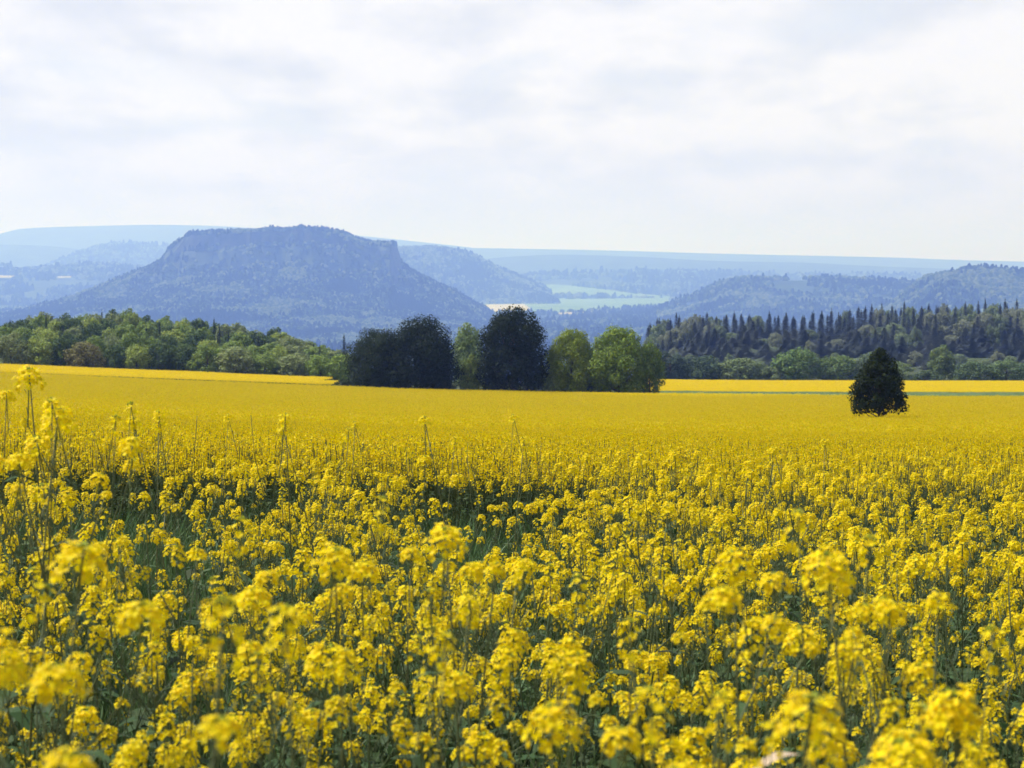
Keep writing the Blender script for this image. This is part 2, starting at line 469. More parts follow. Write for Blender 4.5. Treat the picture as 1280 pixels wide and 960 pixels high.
TALLS += [
    (22, 800, 2.3, 0, 'big blurred yellow rapeseed plant nearest the view in the lower left corner'),
    (16, 668, 3.3, 0, 'bushy rapeseed plant with stacked yellow heads at the left edge'),
    (915, 846, 2.6, 0, 'big blurred rapeseed plant nearest the view at the lower right, behind the withered stalk'),
    (1096, 676, 3.7, 0, 'bright bushy rapeseed plant with the broadest yellow tops right of the middle'),
    (938, 690, 4.0, 0, 'bright rapeseed plant beside the broadest yellow tops'),
    (588, 645, 4.6, 0, 'bright rapeseed plant with a wide flat cluster in the middle of the near crop'),
    (1262, 866, 2.9, 0, 'bushy rapeseed plant at the lower right edge'),
    (436, 668, 4.3, 0, 'rapeseed plant with pale blurred tops left of the wide flat cluster'),
    (700, 890, 2.8, 0, 'bushy rapeseed plant cut by the bottom edge at the middle'),
    (385, 720, 3.0, 1, 'slim rapeseed plant with small loose heads left of the middle'),
    (420, 530, 10.0, 2, 'thin leaning stalk with sparse heads below the right end of the left wood'),
    (545, 545, 10.8, 1, 'short thin stalk with sparse heads left of the tall curved stem'),
]
tall_proto = {}
for px, py, d, v, lab in TALLS:
    p = at(px, py, d); g = float(ground(p[0], d)); h = p[2] - g
    H0 = TALL[v][0].v[0][-1][2]
    if v not in tall_proto:
        o = build_plant(ME_TSTEM[v], ME_TLEAF[v], TALL[v][2], lab, None); tall_proto[v] = o
    else:
        o = copy_thing(tall_proto[v]); o['label'] = lab
    s = h / (1.62 + .06 * v + .03)
    o.location = (p[0], d, g); o.scale = (s, s, s); o.rotation_euler = (0, 0, px * .37)
    o['group'] = 'rapeseed plants standing taller than the near crop'

# withered pale stalk at the very front
mb = MB()
p = at(958, 934, 3.0)
r_ = empty('withered_stalk', (p[0], 3.0, float(ground(p[0], 3.0)))); hgt = p[2] - r_.location.z
mb.tube([(-.06, 0, 0), (-.045, 0, hgt * .6), (-.03, 0, hgt - .05)], [.006, .005, .004], 5, 0)
link('stem', mb.mesh('stem', [M_DRY], True), r_)
mb = MB(); leaf_blade(mb, np.array([-.03, 0, hgt - .05]), .25, .085, .032, .5, lift=.9); leaf_blade(mb, np.array([-.03, 0, hgt - .05]), 3.6, .04, .02, 1.3, lift=.2)
link('leaf', mb.mesh('leaf', [M_DRY]), r_)
tag(r_, 'withered pale beige stalk with a curled dry leaf among the front flowers', 'withered stalk')

lib_full = lib_coll('rapeseed_full', [joined_variant(v).mesh('rapeseed_full', JOIN_MATS) for v in VARS])
def rows(n, s0, s1, tilt=.05):
    s = RNG.uniform(s0, s1, n)
    return np.stack([RNG.normal(0, tilt, n), RNG.normal(0, tilt, n), RNG.uniform(0, 6.28, n)], -1), np.stack([s, s, s], -1)
ro, sc = rows(len(PX) - NIND, .76, 1.06)
sc *= (1 + .14 * fbm(PX[NIND:] / .9, PY[NIND:] / .9, 41, 2))[:, None]
scatter('rapeseed_stand', lib_full, np.stack([PX, PY, PZ], -1)[NIND:], ro, sc, RNG.integers(0, 8, len(ro)),
        'dense stand of flowering rapeseed behind the front plants of the near crop', 'rapeseed crop')

# grass and weeds between the plants and on the grass track
def tuft(seed, n=26, h=.35, rad=.12):
    r = random.Random(seed); mb = MB()
    for i in range(n):
        a = r.uniform(0, 6.28); q = rad * math.sqrt(r.random()); l = h * r.uniform(.5, 1.1); b = r.uniform(.1, .5) * l; w = r.uniform(.003, .007)
        p = np.array([q * math.cos(a), q * math.sin(a), -.02]); d = np.array([math.cos(a + r.uniform(-1, 1)), math.sin(a + r.uniform(-1, 1)), 0]); e = np.array([-d[1], d[0], 0]) * w
        m_ = p + d * b * .3 + [0, 0, l * .6]; t_ = p + d * b + [0, 0, l]
        mb.add([p - e, p + e, m_ + e * .8, m_ - e * .8, t_], [(0, 1, 2, 3), (3, 2, 4)], 0)
    return mb
lib_grass = lib_coll('grass_tuft', [tuft(k, 26, .38 + .05 * k).mesh('grass_tuft', [M_GRASS]) for k in range(4)])
n = 6000
tx = RNG.uniform(-8, 8, n); ty = np.sqrt(RNG.uniform(3 ** 2, 24 ** 2, n)); kk = in_view(tx, ty, 1.9); tx, ty = tx[kk], ty[kk]
ro, sc = rows(len(tx), .7, 1.5, .1)
scatter('grass', lib_grass, np.stack([tx, ty, ground(tx, ty)], -1), ro, sc, RNG.integers(0, 4, len(tx)), 'dark green grass growing under the crop and along the grass track', 'grass')

# grass track between the two crops
tag(sheet('grass_track', np.linspace(-9, 9, 60), np.linspace(15, 24, 30), lambda x, y: ground(x, y) + .02, M_TRACK), 'green grass track between the near crop and the large field', 'track', kind='structure')

# ------------------------------------------------------------------ the large field
def field_start(X, Y): return 22.2 + .5 * np.sin(X * .3)
def field_end(X, Y):
    s = X / Y / TAN
    return 300 - 14 * smooth(.3, .9, s)
def low_plant(seed, H=1.25):
    r = random.Random(seed); mb = MB()
    mb.tube([(0, 0, 0), (.01, .01, H * .6), (0, .02, H)], [.006, .005, .003], 3, 1)
    pet = []
    for b in range(10):
        a = b * 2.4 + r.uniform(-.3, .3); q = r.uniform(.05, .2) if b else 0; z = H + r.uniform(-.34, .06)
        c0 = np.array([q * math.cos(a), q * math.sin(a), z])
        st = np.array([0, .01, H * .55])
        e = np.array([.003, 0, 0])
        mb.add([st - e, st + e, c0 + e * .6, c0 - e * .6], [(0, 1, 2, 3)], 1)
        for k in range(11):
            c = c0 + np.array([r.gauss(0, .020), r.gauss(0, .020), r.gauss(-.01, .026)])
            u = np.array([r.gauss(0, 1), r.gauss(0, 1), r.gauss(0, 1)]); u /= np.linalg.norm(u)
            v = np.cross(u, [r.gauss(0, 1), r.gauss(0, 1), r.gauss(0, 1)]); v /= np.linalg.norm(v)
            pet.append([c - u * .012, c - v * .012, c + u * .012, c + v * .012])
    mb.quads(pet, 0)
    for i in range(7): leaf_blade(mb, np.array([0, 0, H * (.1 + .09 * i)]), i * 2.4, .14, .05, .8, 2, .8)
    return mb
lib_low = lib_coll('rapeseed_low', [low_plant(k).mesh('rapeseed_low', [M_PETAL, M_STEM, M_RLEAF]) for k in range(8)])
def scatter_points(y0, y1, cell, m):
    xs = np.arange(-TAN * y1 * 1.05 - m, TAN * y1 * 1.05 + m, cell); ys = np.arange(y0, y1, cell)
    X, Y = [a.reshape(-1) for a in np.meshgrid(xs, ys)]
    X = X + RNG.uniform(-.5, .5, len(X)) * cell; Y = Y + RNG.uniform(-.5, .5, len(Y)) * cell
    k = in_view(X, Y, m)
    return X[k], Y[k]
X, Y = scatter_points(21.5, 72, .25, 2.5)
k = Y > field_start(X, Y); X, Y = X[k], Y[k]
ro, sc = rows(len(X), .88, 1.08)
sc *= (1 + .06 * fbm(X / 3, Y / 3, 31))[:, None]
scatter('rapeseed_field', lib_low, np.stack([X, Y, ground(X, Y)], -1), ro, sc, RNG.integers(0, 8, len(X)), 'large rapeseed field in yellow bloom, near part beyond the grass track', 'rapeseed field')

TS = 4.0
def tile(seed, bloom=1.0, n=330):
    r = np.random.default_rng(seed); mb = MB()
    h = TS / 2
    c = np.stack([r.uniform(-h, h, n), r.uniform(-h, h, n), CROP + r.normal(-.03, .07, n)], -1)
    P = []
    for dz, cnt, sz in ((0, 6, .034), (-.08, 4, .03)):
        for _ in range(cnt):
            cc = c + r.normal(0, .05, c.shape) * [1, 1, .8] + [0, 0, dz]
            u = r.normal(0, 1, c.shape); u /= np.linalg.norm(u, axis=1)[:, None]
            v = np.cross(u, r.normal(0, 1, c.shape)); v /= np.linalg.norm(v, axis=1)[:, None]
            kk = r.random(n) < bloom
            P.append(np.stack([cc - u * sz, cc - v * sz, cc + u * sz, cc + v * sz], 1)[kk])
    mb.quads(np.concatenate(P), 0)
    # stems and leaves as upright blades
    m_ = 360
    c = np.stack([r.uniform(-h, h, m_), r.uniform(-h, h, m_), np.zeros(m_)], -1); a = r.uniform(0, 6.28, m_)
    e = np.stack([np.cos(a), np.sin(a), 0 * a], -1) * .05
    top = np.stack([r.normal(0, .1, m_), r.normal(0, .1, m_), CROP - .1 + 0 * a], -1)
    mb.quads(np.stack([c - e, c + e, c + e * .5 + top, c - e * .5 + top], 1), 1)
    a = np.linspace(-h, h, 3)
    mb.add([(x, y, CROP - .36) for y in a for x in a], [(0, 1, 4, 3), (1, 2, 5, 4), (3, 4, 7, 6), (4, 5, 8, 7)], 1)
    return mb
lib_tile = lib_coll('rapeseed_tile', [tile(k, .72 + .056 * k, 330 + 14 * k).mesh('rapeseed_tile', [M_PETAL, M_RLEAF]) for k in range(6)])
lib_tile_full = lib_coll('rapeseed_tile_full', [tile(20 + k, 1.0, 520).mesh('rapeseed_tile_full', [M_PETAL, M_RLEAF]) for k in range(4)])
def tiles(inside, y0, y1):
    xs = np.arange(-130, 130, TS); ys = np.arange(y0, y1, TS)
    X, Y = [a.reshape(-1) for a in np.meshgrid(xs, ys)]
    k = in_view(X, Y, 6) & inside(X, Y); X, Y = X[k], Y[k]
    e = 2.0
    zx = (ground(X + e, Y) - ground(X - e, Y)) / (2 * e); zy = (ground(X, Y + e) - ground(X, Y - e)) / (2 * e)
    rot = np.stack([np.arctan(zy), -np.arctan(zx), 0 * X], -1)
    # quarter turns keep the square tiles edge to edge
    q = RNG.integers(0, 4, len(X)); out = []
    for i in range(len(X)):
        E = (Euler((0, 0, q[i] * PI / 2)).to_matrix()); T = Euler(rot[i]).to_matrix()
        out.append(tuple((T @ E).to_euler()))
    return np.stack([X, Y, ground(X, Y)], -1), np.array(out), np.ones((len(X), 3))
pos, ro, sc = tiles(lambda x, y: y < field_end(x, y), 72, 302)
scatter('rapeseed_field', lib_tile, pos, ro, sc, np.clip(2.6 + 6 * fbm(pos[:, 0] / 45 + 5, pos[:, 1] / 9, 47, 3) + RNG.normal(0, .7, len(pos)), 0, 5).astype(int), 'large rapeseed field in yellow bloom, far part below the tree clump', 'rapeseed field')
pos, ro, sc = tiles(lambda x, y: (x / y / TAN < -.36) & (y > 305), 304, 366)
sc[:, 2] = 1.1
scatter('rapeseed_field', lib_tile_full, pos, ro, sc, RNG.integers(0, 4, len(pos)), 'bright yellow rapeseed strip along the foot of the left wood', 'rapeseed field')
pos, ro, sc = tiles(lambda x, y: (x / y / TAN > .24) & (y > 325 - 0 * x), 324, 452)
scatter('rapeseed_field', lib_tile_full, pos, ro, sc, RNG.integers(0, 4, len(pos)), 'bright yellow rapeseed strip in front of the right hand bushes', 'rapeseed field')

def verge(X, Y):
    t = np.clip(np.abs(Y - 311) / 11, 0, 1)
    e = smooth(14, 24, X)
    return ground(X, Y) - .05 + (1.45 * (1 - t * t) + .18 * fbm(X / 2, Y / 2, 87)) * e
M_VERGE = noise_mat('grass_verge', [(.3, (.07, .10, .03)), (.55, (.10, .15, .045)), (.75, (.15, .19, .07))], .9, bump=.6)
tag(sheet('grass_verge', np.linspace(12, 96, 180), np.linspace(300, 322, 24), verge, M_VERGE), 'green grass verge between the large field and the right strip of field', 'verge', kind='structure')

# ------------------------------------------------------------------ trees
def crown_mb(seed, shape='round', lobes=26, leaves=7000, leaf=.034, zmin=.06, wid=.42):
    """unit tree crown: height 1, leaves spread over many lobes of different size"""
    r = np.random.default_rng(seed); mb = MB()
    C = []; Rr = []
    span = 1 - zmin
    for i in range(lobes):
        zt = (i + .5) / lobes
        if shape == 'round': prof = math.sqrt(max(.05, 1 - ((zt - .42) / .62) ** 2))
        elif shape == 'tall': prof = math.sqrt(max(.04, 1 - abs((zt - .40) / .63) ** 2.6)) * .95
        elif shape == 'cone': prof = max(.05, 1 - ((zt - .26) / .76) ** 1.7) ** .9 if zt > .26 else .86 + .14 * zt / .26
        else: prof = math.sqrt(max(.05, 1 - ((zt - .3) / .74) ** 2))
        a = i * 2.39996 + r.uniform(-.5, .5)
        rl = min(wid, span * .5) * r.uniform(.22, .46) * (.72 + .28 * prof)
        q = max(0, wid * prof - rl * .8) * r.uniform(.72, 1.12)
        if shape == 'cone': rl *= .72; q = max(0, wid * prof - rl * .8) * r.uniform(.6, 1.22)
        C.append((q * math.cos(a), q * math.sin(a), zmin + rl * .7 + (span - rl * 1.65) * zt + r.uniform(-.03, .03) * span)); Rr.append(rl)
    C = np.array(C); Rr = np.array(Rr)
    w = Rr ** 2 / (Rr ** 2).sum(); cnt = (w * leaves).astype(int)
    P = []
    for c, rl, n in zip(C, Rr, cnt):
        d = r.normal(0, 1, (n, 3)); d /= np.linalg.norm(d, axis=1)[:, None]
        rad = rl * (1 - .40 * r.random(n) ** 2) * (1 + .13 * r.normal(0, 1, n))
        pp = c + d * rad[:, None] * [1, 1, .88]
        nrm = d * 1.0 + r.normal(0, .42, (n, 3)) + [0, 0, .30]; nrm /= np.linalg.norm(nrm, axis=1)[:, None]
        u = np.cross(nrm, r.normal(0, 1, (n, 3))); u /= np.linalg.norm(u, axis=1)[:, None]; v = np.cross(nrm, u)
        s = (leaf * r.uniform(.5, 1.25, n))[:, None]
        P.append(np.stack([pp - u * s * .6, pp - v * s * .42, pp + u * s * .6 + nrm * s * .12, pp + v * s * .42], 1))
    P = np.concatenate(P)
    ok = (P[:, :, 2].mean(1) > zmin * .5) & (P[:, :, 2].mean(1) < 1.03)
    mb.quads(P[ok], 0)
    return mb, C

def trunk_mb(C, seed, top=.75, r0=.022):
    r = random.Random(seed); mb = MB()
    mb.tube([(0, 0, -.06), (.004, 0, .12), (0, .006, .4), (.008, 0, top)], [r0 * 1.25, r0, r0 * .7, r0 * .2], 7)
    for i in range(0, len(C), 3):
        c = C[i]; z0 = max(.08, c[2] * .55)
        p0 = np.array([0, 0, z0]); mid = p0 * .5 + c * .5 + np.array([0, 0, -.02])
        mb.tube([p0, mid, c], [r0 * .5, r0 * .32, r0 * .12], 5)
    return mb

TREES = {}
def tree_kind(key, crown, C, seed, top=.75, r0=.022, needle=False):
    TREES[key] = (crown.mesh('crown', [M_NEEDLE if needle else M_CROWN]), trunk_mb(C, seed, top, r0).mesh('trunk', [M_BARK], True))
for k in range(4):
    c, C = crown_mb(300 + k, 'round', 24 + 3 * k, 5200, .042); tree_kind('round%d' % k, c, C, k)
for k in range(4):
    c, C = crown_mb(310 + k, 'round', 20 + 2 * k, 4200, .036, zmin=.42, wid=.30); tree_kind('high%d' % k, c, C, k)
for k in range(2):
    c, C = crown_mb(320 + k, 'tall', 26, 5000, .04, wid=.36); tree_kind('tall%d' % k, c, C, k)
for k in range(2):
    c, C = crown_mb(330 + k, 'shrub', 18, 3600, .055, zmin=.0, wid=.5); tree_kind('shrub%d' % k, c, C, k, .6)
c, C = crown_mb(341, 'round', 50, 32000, .021, zmin=.02, wid=.45); tree_kind('clumpA', c, C, 1)
c, C = crown_mb(342, 'round', 44, 28000, .022, zmin=.02, wid=.45); tree_kind('clumpB', c, C, 2)
c, C = crown_mb(343, 'tall', 46, 30000, .021, zmin=.02, wid=.40); tree_kind('clumpC', c, C, 3)
c, C = crown_mb(344, 'round', 30, 24000, .024, zmin=.04, wid=.42); tree_kind('clumpD', c, C, 4)
c, C = crown_mb(351, 'cone', 95, 15000, .026, zmin=.225, wid=.36); tree_kind('lone', c, C, 5, .85, .018)

def spruce_mb(seed, nb=210):
    r = np.random.default_rng(seed); mb = MB(); P = []
    for b in range(nb):
        f = ((b + r.random()) / nb) ** 1.0; z = .05 + .92 * f
        R = (.165 * (1 - f) ** .92 + .010) * r.uniform(.55, 1.12)
        a = b * 2.39996 + r.uniform(-.4, .4)
        d = np.array([math.cos(a), math.sin(a), 0]); e = np.array([-d[1], d[0], 0])
        for s_ in range(4):
            q = (s_ + .55) / 4; c = d * R * q + np.array([0, 0, z - .07 * q * (1.15 - f) + r.uniform(-.006, .006)])
            w = .034 * (1.2 - .55 * q) * (1.1 - .72 * f) * r.uniform(.7, 1.3); l = max(R * .24, .012)
            dz = np.array([0, 0, -l * r.uniform(.1, .7)])
            P.append([c - d * l, c - e * w + dz * .8, c + d * l * 1.25 + dz, c + e * w + dz * .8])
    for k in range(10):
        a = r.uniform(0, 6.28); e = np.array([math.cos(a), math.sin(a), 0]) * .006; z = .9 + .01 * k
        P.append([[*(-e)[:2], z], [*e[:2], z], [*(e * .3)[:2], z + .03], [*(-e * .3)[:2], z + .03]])
    mb.quads(np.array(P), 0)
    return mb
for k in range(4):
    TREES['spruce%d' % k] = (spruce_mb(400 + k, 190 + 20 * k).mesh('crown', [M_NEEDLE]),
                             trunk_mb(np.zeros((0, 3)), k, .7, .008).mesh('trunk', [M_BARK], True))
def wid_of(key):
    me = TREES[key][0]; co_ = np.empty(len(me.vertices) * 3); me.vertices.foreach_get('co', co_); x_ = co_.reshape(-1, 3)[:, :2]
    return 2 * float(np.percentile(np.hypot(x_[:, 0], x_[:, 1]), 95))
NAME_OF = {'spruce': 'spruce_tree', 'shrub': 'bush'}

_made = {}
def tree(key, px, ytop, Y, wpx, col, label, cat='tree', group=None, sink=0.0, rz=None, name=None, bright=1.9):
    """one tree: its top shows at (px, ytop), it stands on the ground at distance Y and is wpx wide"""
    p = at(px, ytop, Y); g = float(ground(p[0], Y)) - sink
    h = p[2] - g; w = wpx / F * Y / wid_of(key)
    nm = name or NAME_OF.get(key.rstrip('0123456789'), 'broadleaf_tree')
    if key in _made: o = copy_thing(_made[key]); o.name = nm
    else:
        o = empty(nm); cr, tr = TREES[key]
        link('crown', cr, o); link('trunk', tr, o); _made[key] = o
    for ch in o.children:
        if ch.name.startswith('crown'): ch.color = (*[c_ * bright for c_ in col], 1)
    o.location = (p[0], Y, g); o.scale = (w, w, h); o.rotation_euler = (0, 0, RNG.uniform(0, 6.28) if rz is None else rz)
    for q in ('group',):
        if q in o.keys(): del o[q]
    tag(o, label, cat, group)
    return o

DK = (.013, .020, .008); DK2 = (.024, .034, .013); LT = (.115, .145, .020); MID = (.08, .11, .028); PALE = (.105, .14, .055)
CL = 'trees of the clump in the middle of the field edge'
tree('clumpA', 526, 393, 300, 96, DK, 'broad rounded nearly black tree at the left of the middle clump', group=CL)
tree('clumpB', 472, 406, 301, 76, DK2, 'dark grey green tree joined to the left side of the broad black tree', group=CL)
tree('clumpC', 640, 380, 300, 84, DK, 'tall dark columnar tree, highest of the middle clump', group=CL)
tree('clumpD', 714, 406, 302, 62, LT, 'sunlit yellow green tree right of the tall dark tree', group=CL)
tree('clumpD', 774, 403, 301, 78, (.092, .128, .018), 'sunlit rounded green tree with a dark underside, last large one of the clump', group=CL)
tree('round1', 812, 424, 303, 36, (.07, .10, .018), 'small leaning green tree at the right end of the middle clump', group=CL)
tree('tall0', 584, 402, 330, 40, PALE, 'pale green tree showing behind between the two dark trees', group=CL)
tree('shrub0', 588, 440, 302, 36, (.12, .15, .04), 'light green bush in the gap between the two dark trees', 'bush', CL)
tree('shrub1', 693, 452, 301, 26, (.12, .15, .04), 'small light green bush between the tall dark tree and the sunlit tree', 'bush', CL)
tree('lone', 1100, 432, 150, 69, (.015, .022, .006), 'lone dark small tree standing in the yellow field', name='lone_tree')

# left wood, row by row from the field edge backwards
sky_x = [-60, 0, 50, 100, 150, 200, 250, 300, 350, 400, 445]
sky_y = [414, 405, 393, 386, 387, 390, 395, 404, 413, 427, 440]
base_y = lambda x: 462 + max(0, x) / 430 * 28
GL = 'trees of the left wood'
ords = ['first', 'second', 'third', 'fourth', 'fifth', 'sixth', 'seventh', 'eighth', 'ninth', 'tenth', 'eleventh', 'twelfth', 'thirteenth', 'fourteenth', 'fifteenth']
cols = [((.10, .135, .030), 'mid green'), ((.045, .068, .022), 'dark green'), ((.145, .175, .036), 'fresh green'), ((.12, .142, .055), 'greyish green')]
i = 0; x = -22
RW = np.random.default_rng(55)
while x < 437:
    w = RW.uniform(36, 50); yt = base_y(x) - RW.uniform(40, 52)
    col, nm = cols[RW.choice(4, p=[.26, .34, .22, .18])]
    if 105 < x < 140: col, nm = (.10, .094, .034), 'brownish'
    if x > 385: col, nm = (.11, .15, .03), 'bright yellow green'; 
    if x > 385: yt = 441
    tree('round%d' % RW.integers(0, 4), x, yt, 372 + RW.uniform(-3, 3), w, col, '%s broadleaf tree, %s from the left along the front of the left wood' % (nm, ords[min(i, 14)]), group=GL)
    x += w * .74; i += 1
for row, (Y, f) in enumerate(((392, .30), (415, .52), (440, .72), (468, .88), (498, 1.0))):
    x = -40 + RW.uniform(0, 20)
    while x < 436 - row * 8:
        w = RW.uniform(30, 44) * (1 - .05 * row)
        ys = np.interp(x, sky_x, sky_y); yf = base_y(x) - 46
        yt = yf + (ys - yf) * f + RW.uniform(-4, 5)
        if RW.random() < .12 + (.15 if row == 4 else 0):
            tree('spruce%d' % RW.integers(0, 4), x, yt - 3, Y + RW.uniform(-6, 6), 17, (.022, .036, .022), 'dark pointed spruce rising among the broadleaf crowns of the left wood', group='spruces in the left wood')
            x += w * .45
        else:
            col, nm = cols[RW.choice(4, p=[.28, .32, .24, .16])]
            back = 'back' if row > 2 else 'middle'
            tree(('%s%d' % ('high' if row > 0 else 'round', RW.integers(0, 4))) if RW.random() < .85 else 'tall1', x, yt, Y + RW.uniform(-6, 6), w, col, '%s broadleaf crown among many alike in the %s of the left wood' % (nm, back), group='%s crowns in the left wood' % nm)
            x += w * .72
tree('spruce1', 430, 418, 400, 22, (.03, .045, .032), 'dark blue green spruce between the left wood and the middle clump', group='spruces in the left wood')
tree('spruce2', 392, 428, 420, 16, (.025, .035, .025), 'small dark spruce above the bright green tree ending the left wood', group='spruces in the left wood')

for px, yt, w, lab in ((552, 466, 34, 'low dark bush at the right foot of the broad black tree'), (612, 470, 30, 'low dark bush at the left foot of the tall dark tree'),
                       (672, 468, 30, 'low dark bush at the right foot of the tall dark tree'), (742, 470, 34, 'low dark bush between the two sunlit trees'), (430, 472, 30, 'low dark bush at the left end of the middle clump')):
    tree('shrub%d' % (px % 2), px, yt, 306, w, (.035, .05, .018), lab, 'bush', CL)
# bushes behind the right strip of field
GB = 'bushes along the right strip of field'
for key, px, yt, w, col, lab in [
    ('round0', 838, 440, 56, (.028, .042, .03), 'dark bluish bush beside the right end of the middle clump'),
    ('round2', 880, 442, 52, (.042, .062, .034), 'dull dark green bush next to the dark bluish bush'),
    ('round3', 925, 446, 60, (.085, .11, .045), 'light green bush left of the big round sunlit bush'),
    ('round1', 998, 433, 62, (.07, .105, .03), 'big round sunlit bush left of the lone tree'),
    ('round2', 1048, 442, 58, (.07, .10, .032), 'rounded green bush just left of the lone tree'),
    ('round0', 1122, 452, 44, (.10, .13, .05), 'pale bush peeping out right behind the lone tree'),
    ('shrub0', 1160, 462, 40, (.045, .065, .03), 'low dark bush second right of the lone tree'),
    ('tall0', 1178, 430, 36, (.075, .10, .035), 'tall slim green bush standing highest right of the lone tree'),
    ('round3', 1216, 450, 48, (.055, .08, .036), 'grey green bush near the right edge'),
    ('round1', 1258, 448, 50, (.07, .10, .04), 'green bush at the right edge of the bush row'),
    ('round2', 1300, 446, 50, (.06, .09, .04), 'rightmost bush cut by the edge of the view'),
    ('shrub1', 962, 456, 40, (.09, .115, .05), 'low light green bush under the big round sunlit bush'),
    ('round3', 1090, 438, 46, (.06, .08, .045), 'grey green bush hidden behind the top of the lone tree')]:
    tree(key, px, yt, 462 + RW.uniform(-4, 8), w, col, lab, 'bush', GB, name='bush')

# spruce forest on the right rise
fx = [790, 830, 870, 930, 1000, 1060, 1120, 1200, 1300]
fy = [412, 397, 391, 391, 393, 387, 380, 378, 374]
GS, GM = 'spruces of the right forest', 'broadleaf trees in the right forest'
for row, (Y, f) in enumerate(((600, .10), (650, .34), (700, .56), (750, .76), (800, .90), (850, .98), (885, 1.0))):
    x = 800 + (7 - row) * 3 + RW.uniform(0, 10)
    while x < 1305:
        ys = np.interp(x, fx, fy); yb = 448 - (row == 0) * 0
        yt = yb + (ys - yb) * f + RW.uniform(-7, 9) * (1 if row < 4 else .55)
        u = RW.random(); pl = (.34 if (x < 900 or 1130 < x < 1260) else .15) + (.1 if row == 0 else 0)
        if u < pl:
            c = [(.10, .125, .06), (.08, .10, .05), (.11, .12, .075)][RW.integers(0, 3)]
            tree(('high%d' if row > 2 else 'round%d') % RW.integers(0, 4), x, yt + 3, Y + RW.uniform(-12, 12), (RW.uniform(19, 30) if row > 1 else RW.uniform(14, 21)), c, 'pale broadleaf tree showing light among the dark spruces on the right rise', group=GM)
            x += RW.uniform(13, 18)
        else:
            c = [(.045, .056, .048), (.056, .066, .056), (.030, .040, .038), (.050, .062, .056)][RW.integers(0, 4)]
            tree('spruce%d' % RW.integers(0, 4), x, yt, Y + RW.uniform(-12, 12), RW.uniform(26, 36), c, 'dark pointed spruce in the dense forest on the right rise', group=GS)
            x += RW.uniform(8.5, 12.5)

# ------------------------------------------------------------------ far country
def ridge(name, pts, d, depth, base, label, seed, mat=M_FOREST_FAR, bump=6.0, nx=220, nv=34, shape=1.0, extend=0, trees=0.0):
    """a hill with its crest traced at distance d, with a front and a back slope"""
    d *= K; depth *= K
    px = np.array([p[0] for p in pts], float); py = np.array([p[1] for p in pts], float)
    cx = (px - 640) / F * d
    cz = np.array([at(a, b, d)[2] for a, b in pts]) - trees     # crest lies lower than the outline by the height of its trees
    top = hermite(cx, cz)
    xs = np.linspace(cx[0], cx[-1], nx)
    def hf(X, Y):
        v = np.clip((np.asarray(Y) - d) / depth, -1, 1)
        t = top(X); inside = smooth(cx[0], cx[0] + .03 * (cx[-1] - cx[0]), X) * (1 - smooth(cx[-1] - .03 * (cx[-1] - cx[0]), cx[-1], X)) if not extend else 1.0
        prof = np.where(v < 0, (1 - np.abs(v) ** (1.6 * shape)) ** 1.3, (1 - np.abs(v) ** 1.6))
        edge = np.minimum(1, (1 - np.abs(v)) * 4)
        hz = base + (t - base) * prof * inside
        return hz + K * bump * fbm(X / (depth * .35), Y / (depth * .35), seed) * edge * np.minimum(1, np.abs(v) * 4 + .1) - 6 * (1 - edge)
    o = sheet(name, xs, d + depth * np.linspace(-1, 1, nv), hf, mat)
    tag(o, label, 'hill', kind='structure')
    return hf, (cx[0], cx[-1]), d, depth

K = 1.5                        # the far country stands this much farther than first sketched
BASE = -140 * K
R_plateau_l = ridge('far_plateau', [(-200, 300), (-60, 299), (0, 293), (30, 286), (100, 283), (200, 281), (260, 282), (320, 285), (420, 292), (560, 306), (640, 316)], 14500, 1800, BASE, 'pale flat topped plateau on the horizon behind the table mountain', 1, extend=1)
R_plateau_r = ridge('far_plateau', [(420, 312), (520, 309), (600, 310), (760, 313), (900, 317), (1040, 320), (1120, 322), (1200, 325), (1280, 327), (1420, 330)], 14000, 1800, BASE, 'long pale level ridge along the horizon on the right', 2, extend=1)
R_midleft = ridge('hill', [(40, 345), (95, 316), (125, 306), (155, 302), (200, 304), (240, 312), (300, 330), (340, 345)], 10500, 900, BASE, 'pale blue wooded hill left of the table mountain', 3, trees=26)
R_lowleft = ridge('hill', [(-200, 304), (-60, 305), (30, 306), (80, 309), (130, 318), (200, 326), (330, 340)], 11800, 1200, BASE, 'low pale ridge at the far left below the plateau', 4, extend=1)
R_lowleft2 = ridge('hill', [(-200, 326), (-40, 328), (60, 330), (150, 328), (260, 338), (380, 350)], 8000, 1500, BASE, 'broad wooded rise with small yellow fields at the far left', 5, extend=1, trees=20)
R_behind = ridge('hill', [(440, 330), (480, 316), (505, 308), (540, 307), (575, 312), (600, 321), (625, 334), (650, 345), (690, 362)], 7600, 800, BASE, 'wooded hill with a rounded end right behind the table mountain', 6, trees=20)
R_midright = ridge('hill', [(560, 330), (620, 322), (700, 318), (780, 320), (900, 326), (1000, 328), (1100, 333), (1200, 336), (1330, 338), (1420, 342)], 10500, 1600, BASE, 'long blue wooded ridge below the right horizon', 7, extend=1)
R_midright2 = ridge('hill', [(600, 352), (680, 341), (760, 336), (860, 338), (960, 340), (1100, 342), (1300, 345)], 9000, 1300, BASE, 'wooded slope above the green valley meadows', 8, extend=1, trees=26)
R_right = ridge('hill', [(800, 392), (840, 377), (875, 362), (905, 350), (935, 345), (990, 346), (1040, 345), (1075, 347), (1120, 350), (1180, 354), (1280, 362), (1420, 370)], 5200, 700, BASE, 'nearer blue wooded hill on the right with pale green clearings', 10, extend=1, trees=15)
